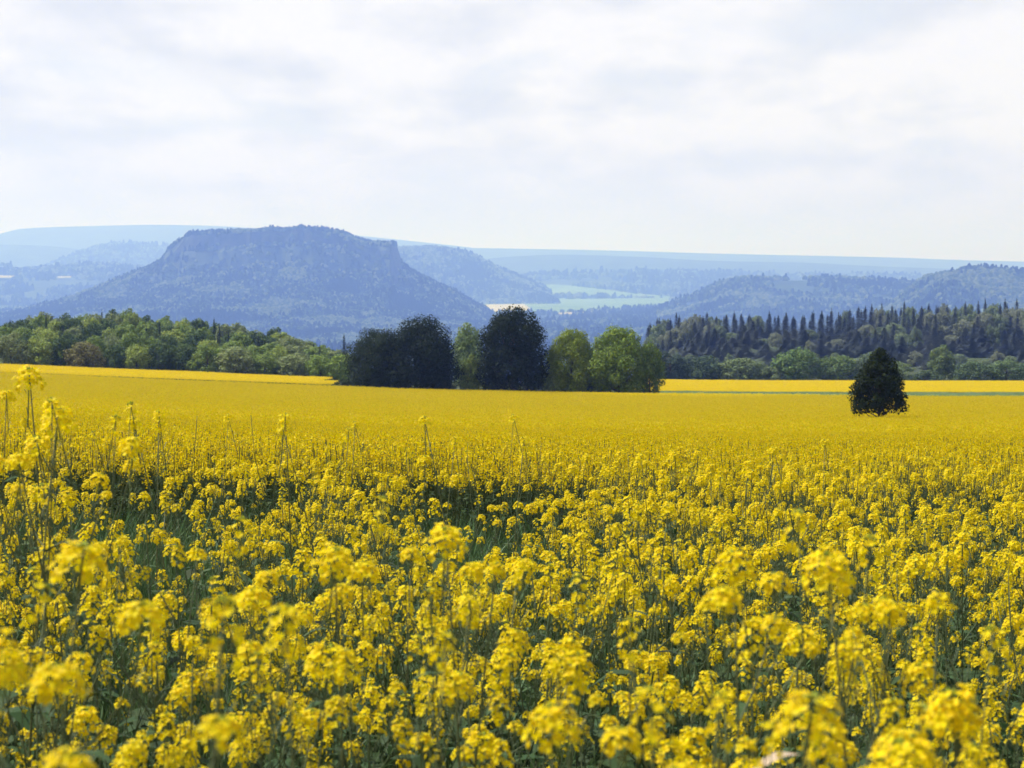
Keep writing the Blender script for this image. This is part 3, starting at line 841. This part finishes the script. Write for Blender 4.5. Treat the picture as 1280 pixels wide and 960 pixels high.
R_farright = ridge('hill', [(1090, 386), (1125, 370), (1145, 352), (1160, 343), (1175, 339), (1195, 337), (1203, 334), (1225, 333), (1245, 334), (1262, 336), (1290, 339), (1350, 345), (1420, 352)], 4300, 480, BASE, 'dark blue flat topped hill at the right edge', 11, extend=1, trees=13)

# the table mountain
MD = 4700.0 * K
m_px = np.array([-120, 0, 60, 105, 140, 172, 200, 213, 221, 231, 242, 254, 270, 300, 350, 405, 425, 440, 452, 460, 478, 492.0, 496, 501, 508, 525, 545, 565, 585, 605, 640])
m_py = np.array([404, 393, 380, 366, 352, 338, 326, 316, 306, 300, 294, 290, 288, 287, 286, 286, 289, 295, 299, 301, 301, 301, 316, 328, 334, 344, 353, 362, 373, 386, 402.0])
m_x = (m_px - 640) / F * MD
m_z = np.array([at(a, b, MD)[2] for a, b in zip(m_px, m_py)])
def mesa(X, Y):
    X = np.asarray(X, float); Y = np.asarray(Y, float)
    X = X / K; Y = MD / K + (Y - MD) / K
    rib = 40 * fbm(X / 95, Y / 400, 61, 5)
    crest = np.interp(X + 4 * fbm(X / 20, Y / 60, 3), m_x / K, m_z / K) - 9 + 7 * fbm(X / 34, Y / 90, 13)
    v = Y - MD / K + rib * .6
    # front profile: flat top, cliff, wooded apron reaching far forward
    apr = np.interp(v, [-1150, -800, -500, -300, -190, -160, -40, 160, 190, 400, 1000], [.0, .10, .27, .45, .58, .64, 1.0, 1.0, .6, .35, 0])
    cl = np.interp(v, [-185, -168, -150, -138, -128, 160, 170], [.60, .66, .82, .86, 1.0, 1.0, .6])
    hi = smooth(60, 200, crest - (-140))
    prof = np.where((v > -185) & (v < 170), np.maximum(apr * 0 + cl, 0), apr)
    B0 = BASE / K
    z = B0 + (crest - B0) * (apr * (1 - hi) + prof * hi)
    z = z + 7 * fbm(X / 160, Y / 160, 71) * (1 - (prof > .95) * .6)
    return K * np.where(np.abs(v) > 1140, B0 - 8, z)
def mesa_material():
    """bare sandstone on the steep faces, wooded ground on the slopes"""
    m, nt, out = new_mat('mesa'); L = nt.links.new
    g = N(nt, 'ShaderNodeNewGeometry'); sep = N(nt, 'ShaderNodeSeparateXYZ'); L(g.outputs['True Normal'], sep.inputs[0])
    n = N(nt, 'ShaderNodeTexNoise', Scale=.02, Detail=9); L(g.outputs['Position'], n.inputs['Vector'])
    r = N(nt, 'ShaderNodeValToRGB'); e = r.color_ramp.elements
    e[0].position = .35; e[0].color = (.02, .035, .018, 1); e[1].position = .68; e[1].color = (.06, .09, .035, 1); L(n.outputs['Fac'], r.inputs['Fac'])
    mp = N(nt, 'ShaderNodeMapping'); mp.inputs['Scale'].default_value = (.06, .06, .012); L(g.outputs['Position'], mp.inputs['Vector'])
    n2 = N(nt, 'ShaderNodeTexNoise', Scale=1.0, Detail=6); L(mp.outputs[0], n2.inputs['Vector'])
    r2 = N(nt, 'ShaderNodeValToRGB'); e = r2.color_ramp.elements
    e[0].position = .42; e[0].color = (.014, .020, .013, 1); e[1].position = .8; e[1].color = (.07, .07, .052, 1); L(n2.outputs['Fac'], r2.inputs['Fac'])
    mr = N(nt, 'ShaderNodeMapRange'); mr.inputs['From Min'].default_value = .45; mr.inputs['From Max'].default_value = .3; L(sep.outputs['Z'], mr.inputs['Value'])
    mx = N(nt, 'ShaderNodeMix', data_type='RGBA'); L(mr.outputs[0], mx.inputs['Factor']); L(r.outputs[0], mx.inputs['A']); L(r2.outputs[0], mx.inputs['B'])
    p = N(nt, 'ShaderNodeBsdfPrincipled', Roughness=.95); L(mx.outputs['Result'], p.inputs['Base Color']); L(p.outputs[0], out.inputs['Surface'])
    return m
o = sheet('table_mountain', np.linspace(m_x[0], m_x[-1], 330), MD + K * np.concatenate([np.linspace(-1150, -200, 110), np.linspace(-195, -130, 45), np.linspace(-125, 1150, 70)]), mesa, mesa_material(), False)
tag(o, 'flat topped table mountain with rock cliffs above a wooded apron', 'mountain', kind='structure')

# far woods: simple crowns by the thousand
def blob_tree(seed, spiky=False):
    r = np.random.default_rng(seed); mb = MB()
    n = 150; d = r.normal(0, 1, (n, 3)); d /= np.linalg.norm(d, axis=1)[:, None]; d[:, 2] = np.abs(d[:, 2]) * 1.0 - .25
    if spiky:
        f = r.random(n); a = r.uniform(0, 6.28, n); pp = np.stack([.26 * (1 - f) * np.cos(a), .26 * (1 - f) * np.sin(a), 1.15 * f], -1)
    else:
        pp = d * [.42, .42, .5] * r.uniform(.75, 1.08, n)[:, None] + [0, 0, .45]
    nrm = d + r.normal(0, .4, (n, 3)); nrm /= np.linalg.norm(nrm, axis=1)[:, None]
    u = np.cross(nrm, r.normal(0, 1, (n, 3))); u /= np.linalg.norm(u, axis=1)[:, None]; v = np.cross(nrm, u); s = r.uniform(.12, .2, n)[:, None]
    mb.quads(np.stack([pp - u * s, pp - v * s, pp + u * s, pp + v * s], 1), 0)
    return mb
far_cols = [(.05, .085, .03), (.10, .15, .045), (.022, .038, .02), (.22, .27, .10)]
FM = [leaf_mat('far_leaves_%s' % w, c, trans=.2, vary=.3, gloss=.1) for w, c in zip(('green', 'fresh', 'dark', 'pale'), far_cols)]
lib_far = lib_coll('far_tree', [blob_tree(k, k == 2 or k == 5).mesh('far_tree', [FM[(0, 1, 2, 3, 0, 2)[k]]]) for k in range(6)])

def near_parcel(X, Y, p):          # the open ground in front of a field
    return (X > p[:, 0].min() - 10) & (X < p[:, 0].max() + 10) & (Y > p[:, 1].min() - 900) & (Y < p[:, 1].max() + 60)

def wood(name, hf, xr, yr, n, size, label, slope_max=.9, mask=None, weights=(.26, .22, .2, .1, .12, .10), k_=1.0):
    xr = [a * k_ for a in xr]; yr = [a * k_ for a in yr]; size *= k_
    X = RNG.uniform(*xr, n); Y = RNG.uniform(*yr, n)
    k = np.abs(X) < TAN * Y * 1.06 + 20; X, Y = X[k], Y[k]
    z = hf(X, Y); e = 4.0
    sl = np.hypot((hf(X + e, Y) - hf(X - e, Y)), (hf(X, Y + e) - hf(X, Y - e))) / (2 * e)
    k = sl < slope_max
    if mask is not None: k &= mask(X, Y, z)
    X, Y, z = X[k], Y[k], z[k]
    s = RNG.uniform(.7, 1.25, len(X)) * size
    ro = np.stack([0 * X, 0 * X, RNG.uniform(0, 6.28, len(X))], -1)
    w = np.array(weights); idx = RNG.choice(6, len(X), p=w / w.sum())
    # patches of one kind of tree
    pt = fbm(X / 180, Y / 180, 91); idx = np.where(pt > .22, np.where(RNG.random(len(X)) < .6, 3, 1), idx); idx = np.where(pt < -.22, np.where(RNG.random(len(X)) < .7, 2, 5), idx)
    scatter(name, lib_far, np.stack([X, Y, z - .12 * s], -1), ro, np.stack([s, s, s], -1), idx, label, 'forest')

# valley fields: flat parcels where the sight lines meet the valley floor
def parcel(name, poly, mat, label, hf=ground, lift=3.0, sub=12):
    pts = []
    for px, py in poly:
        d = ray(px, py); ys = np.geomspace(2700, 21000, 900)
        z = hf(d[0] / d[1] * ys, ys); rz = d[2] / d[1] * ys
        hit = np.nonzero(rz < z + lift)[0]
        y = ys[hit[0]] if len(hit) else 9000
        pts.append((d[0] / d[1] * y, y))
    pts = np.array(pts); mb = MB()
    c = pts.mean(0)
    # fan of rings so that the parcel follows the ground
    V = []; n_ = len(pts)
    dense = np.concatenate([pts[i] + (pts[(i + 1) % n_] - pts[i]) * np.linspace(0, 1, sub, endpoint=False)[:, None] for i in range(n_)])
    rings = 6; m_ = len(dense)
    for k in range(rings + 1):
        q = c + (dense - c) * (k / rings if k else .001)
        V.append(np.stack([q[:, 0], q[:, 1], hf(q[:, 0], q[:, 1]) + lift], -1))
    Fq = [(k * m_ + i, k * m_ + (i + 1) % m_, (k + 1) * m_ + (i + 1) % m_, (k + 1) * m_ + i) for k in range(rings) for i in range(m_)]
    mb.add(np.concatenate(V), Fq, 0)
    o = link(name, mb.mesh(name, [mat], True))
    tag(o, label, 'field', kind='structure')
    return pts
M_MEADOW = noise_mat('valley_meadow', [(.35, (.08, .15, .04)), (.65, (.15, .23, .065))], .006, detail=5)
M_YFIELD = noise_mat('valley_yellow_field', [(.35, (.34, .30, .06)), (.65, (.42, .37, .08))], .01, detail=4)
M_PALEF = noise_mat('valley_pale_field', [(.35, (.26, .24, .07)), (.65, (.34, .30, .09))], .01, detail=4)
PAR = []
PAR.append(parcel('meadow', [(566, 389), (600, 379), (640, 372), (640, 362), (700, 361), (760, 366), (836, 372), (836, 381), (780, 387), (700, 391), (660, 391)], M_MEADOW, 'pale green meadow on the valley floor beyond the middle clump'))
PAR.append(parcel('field', [(574, 390), (600, 381), (655, 380), (664, 387), (650, 391)], M_YFIELD, 'pale yellow field on the valley floor left of the tall dark tree', lift=5))
PAR.append(parcel('field', [(690, 391), (745, 389.5), (748, 391.5), (700, 393)], M_PALEF, 'thin pale strip of field on the valley floor right of the tall dark tree', lift=5))
PAR.append(parcel('field', [(-10, 344), (18, 345), (19, 347), (-10, 347.5)], M_PALEF, 'small pale yellow field at the far left edge', hf=R_lowleft2[0], lift=16))
PAR.append(parcel('field', [(71, 346), (90, 345), (88, 347.5), (73, 348)], M_PALEF, 'small pale yellow field left below the table mountain', hf=R_lowleft2[0], lift=16))
PAR.append(parcel('meadow', [(612, 367), (640, 358), (690, 356), (740, 360), (790, 367), (840, 371), (838, 375), (770, 372), (690, 368)], M_MEADOW, 'pale green meadow on the rise behind the valley floor', hf=R_midright2[0], lift=10))
def in_poly(X, Y, poly):
    r = np.zeros(len(X), bool); n_ = len(poly); j = n_ - 1
    for i in range(n_):
        xi, yi = poly[i]; xj, yj = poly[j]
        c = ((yi > Y) != (yj > Y)) & (X < (xj - xi) * (Y - yi) / (yj - yi + 1e-9) + xi)
        r ^= c; j = i
    return r
wood('mesa_forest', mesa, (m_x[0], m_x[-1]), (MD - 1150 * K, MD + 170 * K), 40000, 14.5, 'wooded slopes and tree topped plateau of the table mountain', 2.6, lambda X, Y, z: (z > BASE + 2) & (RNG.random(len(X)) < np.where((X / K > -310) & (np.abs(mesa(X + 4, Y) - mesa(X - 4, Y)) / 8 > .9) & (z > -60), .08, 1)) & (RNG.random(len(X)) < np.where(np.hypot(mesa(X + 4, Y) - mesa(X - 4, Y), mesa(X, Y + 4) - mesa(X, Y - 4)) / 8 > 1.1, .55, 1)))
wood('hill_forest', R_farright[0], (700, 1300), (4300 - 480, 4320), 5000, 12, 'forest covering the flat topped hill at the right edge', 2, k_=K)
wood('hill_forest', R_right[0], (250, 1400), (5200 - 700, 5220), 8500, 14, 'forest covering the nearer blue hill on the right', 2, lambda X, Y, z: fbm(X / 260, Y / 260, 77) < .17, k_=K)
wood('hill_forest', R_behind[0], (-620, 160), (7600 - 800, 7620), 4500, 18, 'forest on the rounded hill right behind the table mountain', 2, k_=K)
wood('hill_forest', R_midleft[0], (-2500, -1200), (10500 - 900, 10520), 2500, 24, 'forest on the pale blue hill left of the table mountain', 2, k_=K)
wood('hill_forest', R_midright2[0], (-200, 2400), (9000 - 1300, 9020), 5000, 24, 'forest on the slope above the green valley meadows', 2, lambda X, Y, z: (fbm(X / 500, Y / 500, 79) < .15) & ~in_poly(X, Y, PAR[5]), k_=K)
wood('hill_forest', R_lowleft2[0], (-2300, -500), (8000 - 1500, 8020), 6000, 20, 'forest on the broad rise at the far left', 2, lambda X, Y, z: (fbm(X / 400, Y / 400, 83) < .2) & ~near_parcel(X, Y, PAR[3]) & ~near_parcel(X, Y, PAR[4]), k_=K)

def valley_mask(X, Y, z):
    k = np.ones(len(X), bool)
    for p in PAR[:3] + PAR[5:]: k &= ~in_poly(X, Y, p)
    return k & (mesa(X, Y) < z + 4) & ((fbm(X / 420, Y / 420, 95) < .16))
wood('valley_forest', ground, (-2200, 2200), (2600, 9800), 30000, 19, 'dark woods on the valley floor beyond the middle clump', 2, valley_mask)

# ------------------------------------------------------------------ haze
def box(name, lo, hi):
    v = [(x, y, z) for x in (lo[0], hi[0]) for y in (lo[1], hi[1]) for z in (lo[2], hi[2])]
    f = [(0, 1, 3, 2), (4, 6, 7, 5), (0, 4, 5, 1), (2, 3, 7, 6), (0, 2, 6, 4), (1, 5, 7, 3)]
    me = bpy.data.meshes.new(name); me.from_pydata(v, [], f); me.update()
    return link(name, me)
allz = [min((o.matrix_basis @ Vector(c)).z for c in o.bound_box) for o in scn.objects if o.type == 'MESH' and o.parent is None]
topz = [max((o.matrix_basis @ Vector(c)).z for c in o.bound_box) for o in scn.objects if o.type == 'MESH' and o.parent is None]
hz = box('haze', (-22500, -60, min(allz) - 1), (22500, 43500, max(topz) + 30))
m, nt, out = new_mat('haze')
pv = N(nt, 'ShaderNodeVolumePrincipled')
pv.inputs['Color'].default_value = (.225, .365, .93, 1)
pv.inputs['Absorption Color'].default_value = (1, 1, 1, 1)
pv.inputs['Density'].default_value = .00017
pv.inputs['Anisotropy'].default_value = .25
nt.links.new(pv.outputs[0], out.inputs['Volume'])
hz.data.materials.append(m)
tag(hz, 'blue summer haze lying over the valley and the far hills', 'haze', kind='stuff')

# ------------------------------------------------------------------ light
AZ, EL = math.radians(72), math.radians(57)
S = Vector((-math.sin(AZ) * math.cos(EL), math.cos(AZ) * math.cos(EL), math.sin(EL)))
ld = bpy.data.lights.new('sun', 'SUN'); ld.energy = 5.0; ld.angle = math.radians(.5); ld.color = (1, .98, .95)
lo = bpy.data.objects.new('sun', ld); ROOT.objects.link(lo); lo.rotation_euler = (-S).to_track_quat('-Z', 'Y').to_euler(); lo.location = S * 50

# unseen thin cloud, added to shade the large field and part of the clump
def added_cloud(outline, z, shift, thick, seed):
    """outline on the ground, lifted along the sun's direction"""
    P = np.array(outline, float); m_ = len(P)
    dense = np.concatenate([P[i] + (P[(i + 1) % m_] - P[i]) * np.linspace(0, 1, 10, endpoint=False)[:, None] for i in range(m_)])
    c = P.mean(0); n_ = len(dense); V = []; Fq = []
    ks = [0.001, .2, .4, .6, .75, .86, .94, 1.0]
    for side in (1, -1):
        for k in ks:
            q = c + (dense - c) * k
            th = thick * math.sqrt(max(0, 1 - k * k)) * (1.0 if side > 0 else .45)
            bumpy = 1 + .7 * fbm(q[:, 0] / 30, q[:, 1] / 30, seed + (side > 0))
            V.append(np.stack([q[:, 0] + shift[0], q[:, 1] + shift[1], z + side * th * bumpy], -1))
    R_ = len(ks)
    for s_ in range(2):
        o_ = s_ * R_ * n_
        Fq += [(o_ + k * n_ + i, o_ + k * n_ + (i + 1) % n_, o_ + (k + 1) * n_ + (i + 1) % n_, o_ + (k + 1) * n_ + i) for k in range(R_ - 1) for i in range(n_)]
    mb = MB(); mb.add(np.concatenate(V), Fq, 0)
    m, nt, out = new_mat('added_cloud')
    d = N(nt, 'ShaderNodeBsdfDiffuse'); d.inputs['Color'].default_value = (.9, .9, .9, 1); t = N(nt, 'ShaderNodeBsdfTransparent'); x = N(nt, 'ShaderNodeMixShader')
    x.inputs[0].default_value = .24
    nt.links.new(t.outputs[0], x.inputs[1]); nt.links.new(d.outputs[0], x.inputs[2]); nt.links.new(x.outputs[0], out.inputs['Surface'])
    o = link('added_cloud', mb.mesh('added_cloud', [m], True))
    tag(o, 'unseen cloudlike sheet added high on the left to shade the large field', 'added_cloud', kind='structure')
zc_ = 800.0; t_ = (zc_ + 15) / S.z
added_cloud([(-190, 30), (-110, 18), (-20, 20), (40, 20), (110, 30), (170, 150), (180, 260), (120, 308), (60, 300), (30, 278), (9, 276), (1, 312), (-20, 318), (-30, 304), (-60, 304), (-110, 304), (-200, 300), (-230, 180)], zc_, (S.x * t_, S.y * t_), 22, 5)

w = bpy.data.worlds.new('World'); scn.world = w; w.use_nodes = True
nt = w.node_tree; nt.nodes.clear(); L = nt.links.new
out = N(nt, 'ShaderNodeOutputWorld'); bg = N(nt, 'ShaderNodeBackground', Strength=.1)
sky = N(nt, 'ShaderNodeTexSky', sky_type='NISHITA'); sky.sun_disc = False
sky.sun_elevation = EL; sky.sun_rotation = 2 * PI - AZ; sky.air_density = 1.0; sky.dust_density = 1.5
tc = N(nt, 'ShaderNodeTexCoord'); sep = N(nt, 'ShaderNodeSeparateXYZ'); L(tc.outputs['Generated'], sep.inputs[0])
def math_(op, a, b=None, clamp=False):
    n = N(nt, 'ShaderNodeMath', operation=op); n.use_clamp = clamp
    for i, x in enumerate((a, b)):
        if x is None: continue
        if isinstance(x, (int, float)): n.inputs[i].default_value = x
        else: L(x, n.inputs[i])
    return n.outputs[0]
zc = math_('ADD', math_('MAXIMUM', sep.outputs['Z'], 0.0), .17)
comb = N(nt, 'ShaderNodeCombineXYZ'); L(math_('DIVIDE', sep.outputs['X'], zc), comb.inputs[0]); L(math_('DIVIDE', sep.outputs['Y'], zc), comb.inputs[1])
n1 = N(nt, 'ShaderNodeTexNoise', Scale=1.1, Detail=8, Roughness=.55, Distortion=.3); mp1 = N(nt, 'ShaderNodeMapping'); mp1.inputs['Scale'].default_value = (1.5, 1, 1); L(comb.outputs[0], mp1.inputs['Vector']); L(mp1.outputs[0], n1.inputs['Vector'])
n2 = N(nt, 'ShaderNodeTexNoise', Scale=2.0, Detail=9, Roughness=.55); 
mp = N(nt, 'ShaderNodeMapping'); mp.inputs['Location'].default_value = (7.3, 2.1, 4); mp.inputs['Scale'].default_value = (1.6, 1, 1); L(comb.outputs[0], mp.inputs['Vector']); L(mp.outputs[0], n2.inputs['Vector'])
cov = N(nt, 'ShaderNodeMapRange', interpolation_type='SMOOTHSTEP'); cov.inputs['From Min'].default_value = .30; cov.inputs['From Max'].default_value = .48; L(n1.outputs['Fac'], cov.inputs['Value'])
shade = N(nt, 'ShaderNodeValToRGB'); e = shade.color_ramp.elements
e[0].position = .38; e[0].color = (6.3, 6.55, 7.2, 1); e[1].position = .56; e[1].color = (7.85, 7.85, 8.2, 1)
L(n2.outputs['Fac'], shade.inputs['Fac'])
# overhead the cloud sheet thins and more blue shows
hi = N(nt, 'ShaderNodeMapRange', interpolation_type='SMOOTHSTEP'); hi.inputs['From Min'].default_value = .16; hi.inputs['From Max'].default_value = .5
hi.inputs['To Min'].default_value = 1.0; hi.inputs['To Max'].default_value = .22; L(sep.outputs['Z'], hi.inputs['Value'])
fac = math_('MULTIPLY', cov.outputs[0], hi.outputs[0])
mx = N(nt, 'ShaderNodeMix', data_type='RGBA'); L(fac, mx.inputs['Factor'])
pal = N(nt, 'ShaderNodeMix', data_type='RGBA'); pal.inputs['B'].default_value = (6.6, 7.0, 7.95, 1)
pm = N(nt, 'ShaderNodeMapRange', interpolation_type='SMOOTHSTEP'); pm.inputs['From Min'].default_value = .16; pm.inputs['From Max'].default_value = .5
pm.inputs['To Min'].default_value = .88; pm.inputs['To Max'].default_value = .1; L(sep.outputs['Z'], pm.inputs['Value']); L(pm.outputs[0], pal.inputs['Factor'])
L(sky.outputs[0], pal.inputs['A'])
L(pal.outputs['Result'], mx.inputs['A']); L(shade.outputs[0], mx.inputs['B'])
# pale band above the horizon
hb = N(nt, 'ShaderNodeMapRange', interpolation_type='SMOOTHSTEP'); hb.inputs['From Min'].default_value = .0; hb.inputs['From Max'].default_value = .075
hb.inputs['To Min'].default_value = .9; hb.inputs['To Max'].default_value = 0; L(sep.outputs['Z'], hb.inputs['Value'])
mh = N(nt, 'ShaderNodeMix', data_type='RGBA'); L(hb.outputs[0], mh.inputs['Factor']); L(mx.outputs['Result'], mh.inputs['A']); mh.inputs['B'].default_value = (6.5, 6.7, 9.4, 1)
L(mh.outputs['Result'], bg.inputs['Color']); L(bg.outputs[0], out.inputs['Surface'])

# ------------------------------------------------------------------ camera and render settings
cd = bpy.data.cameras.new('camera'); co = bpy.data.objects.new('camera', cd); ROOT.objects.link(co)
co.location = (0, 0, 0); co.rotation_euler = (PI / 2 - PITCH, 0, 0)
cd.sensor_width = 36; cd.lens = 36 * F / 1280; cd.clip_start = .1; cd.clip_end = 60000
cd.dof.use_dof = True; cd.dof.focus_distance = 17; cd.dof.aperture_fstop = 8.5
scn.camera = co
vs = scn.view_settings; vs.view_transform = 'Standard'; vs.look = 'None'; vs.exposure = .32; vs.gamma = 1; vs.use_curve_mapping = False
cy = scn.cycles
cy.use_denoising = True
try: cy.denoiser = 'OPENIMAGEDENOISE'
except Exception: pass
cy.max_bounces = 6; cy.diffuse_bounces = 3; cy.glossy_bounces = 2; cy.transmission_bounces = 4; cy.transparent_max_bounces = 8; cy.volume_bounces = 4
cy.use_adaptive_sampling = True; cy.adaptive_threshold = .02
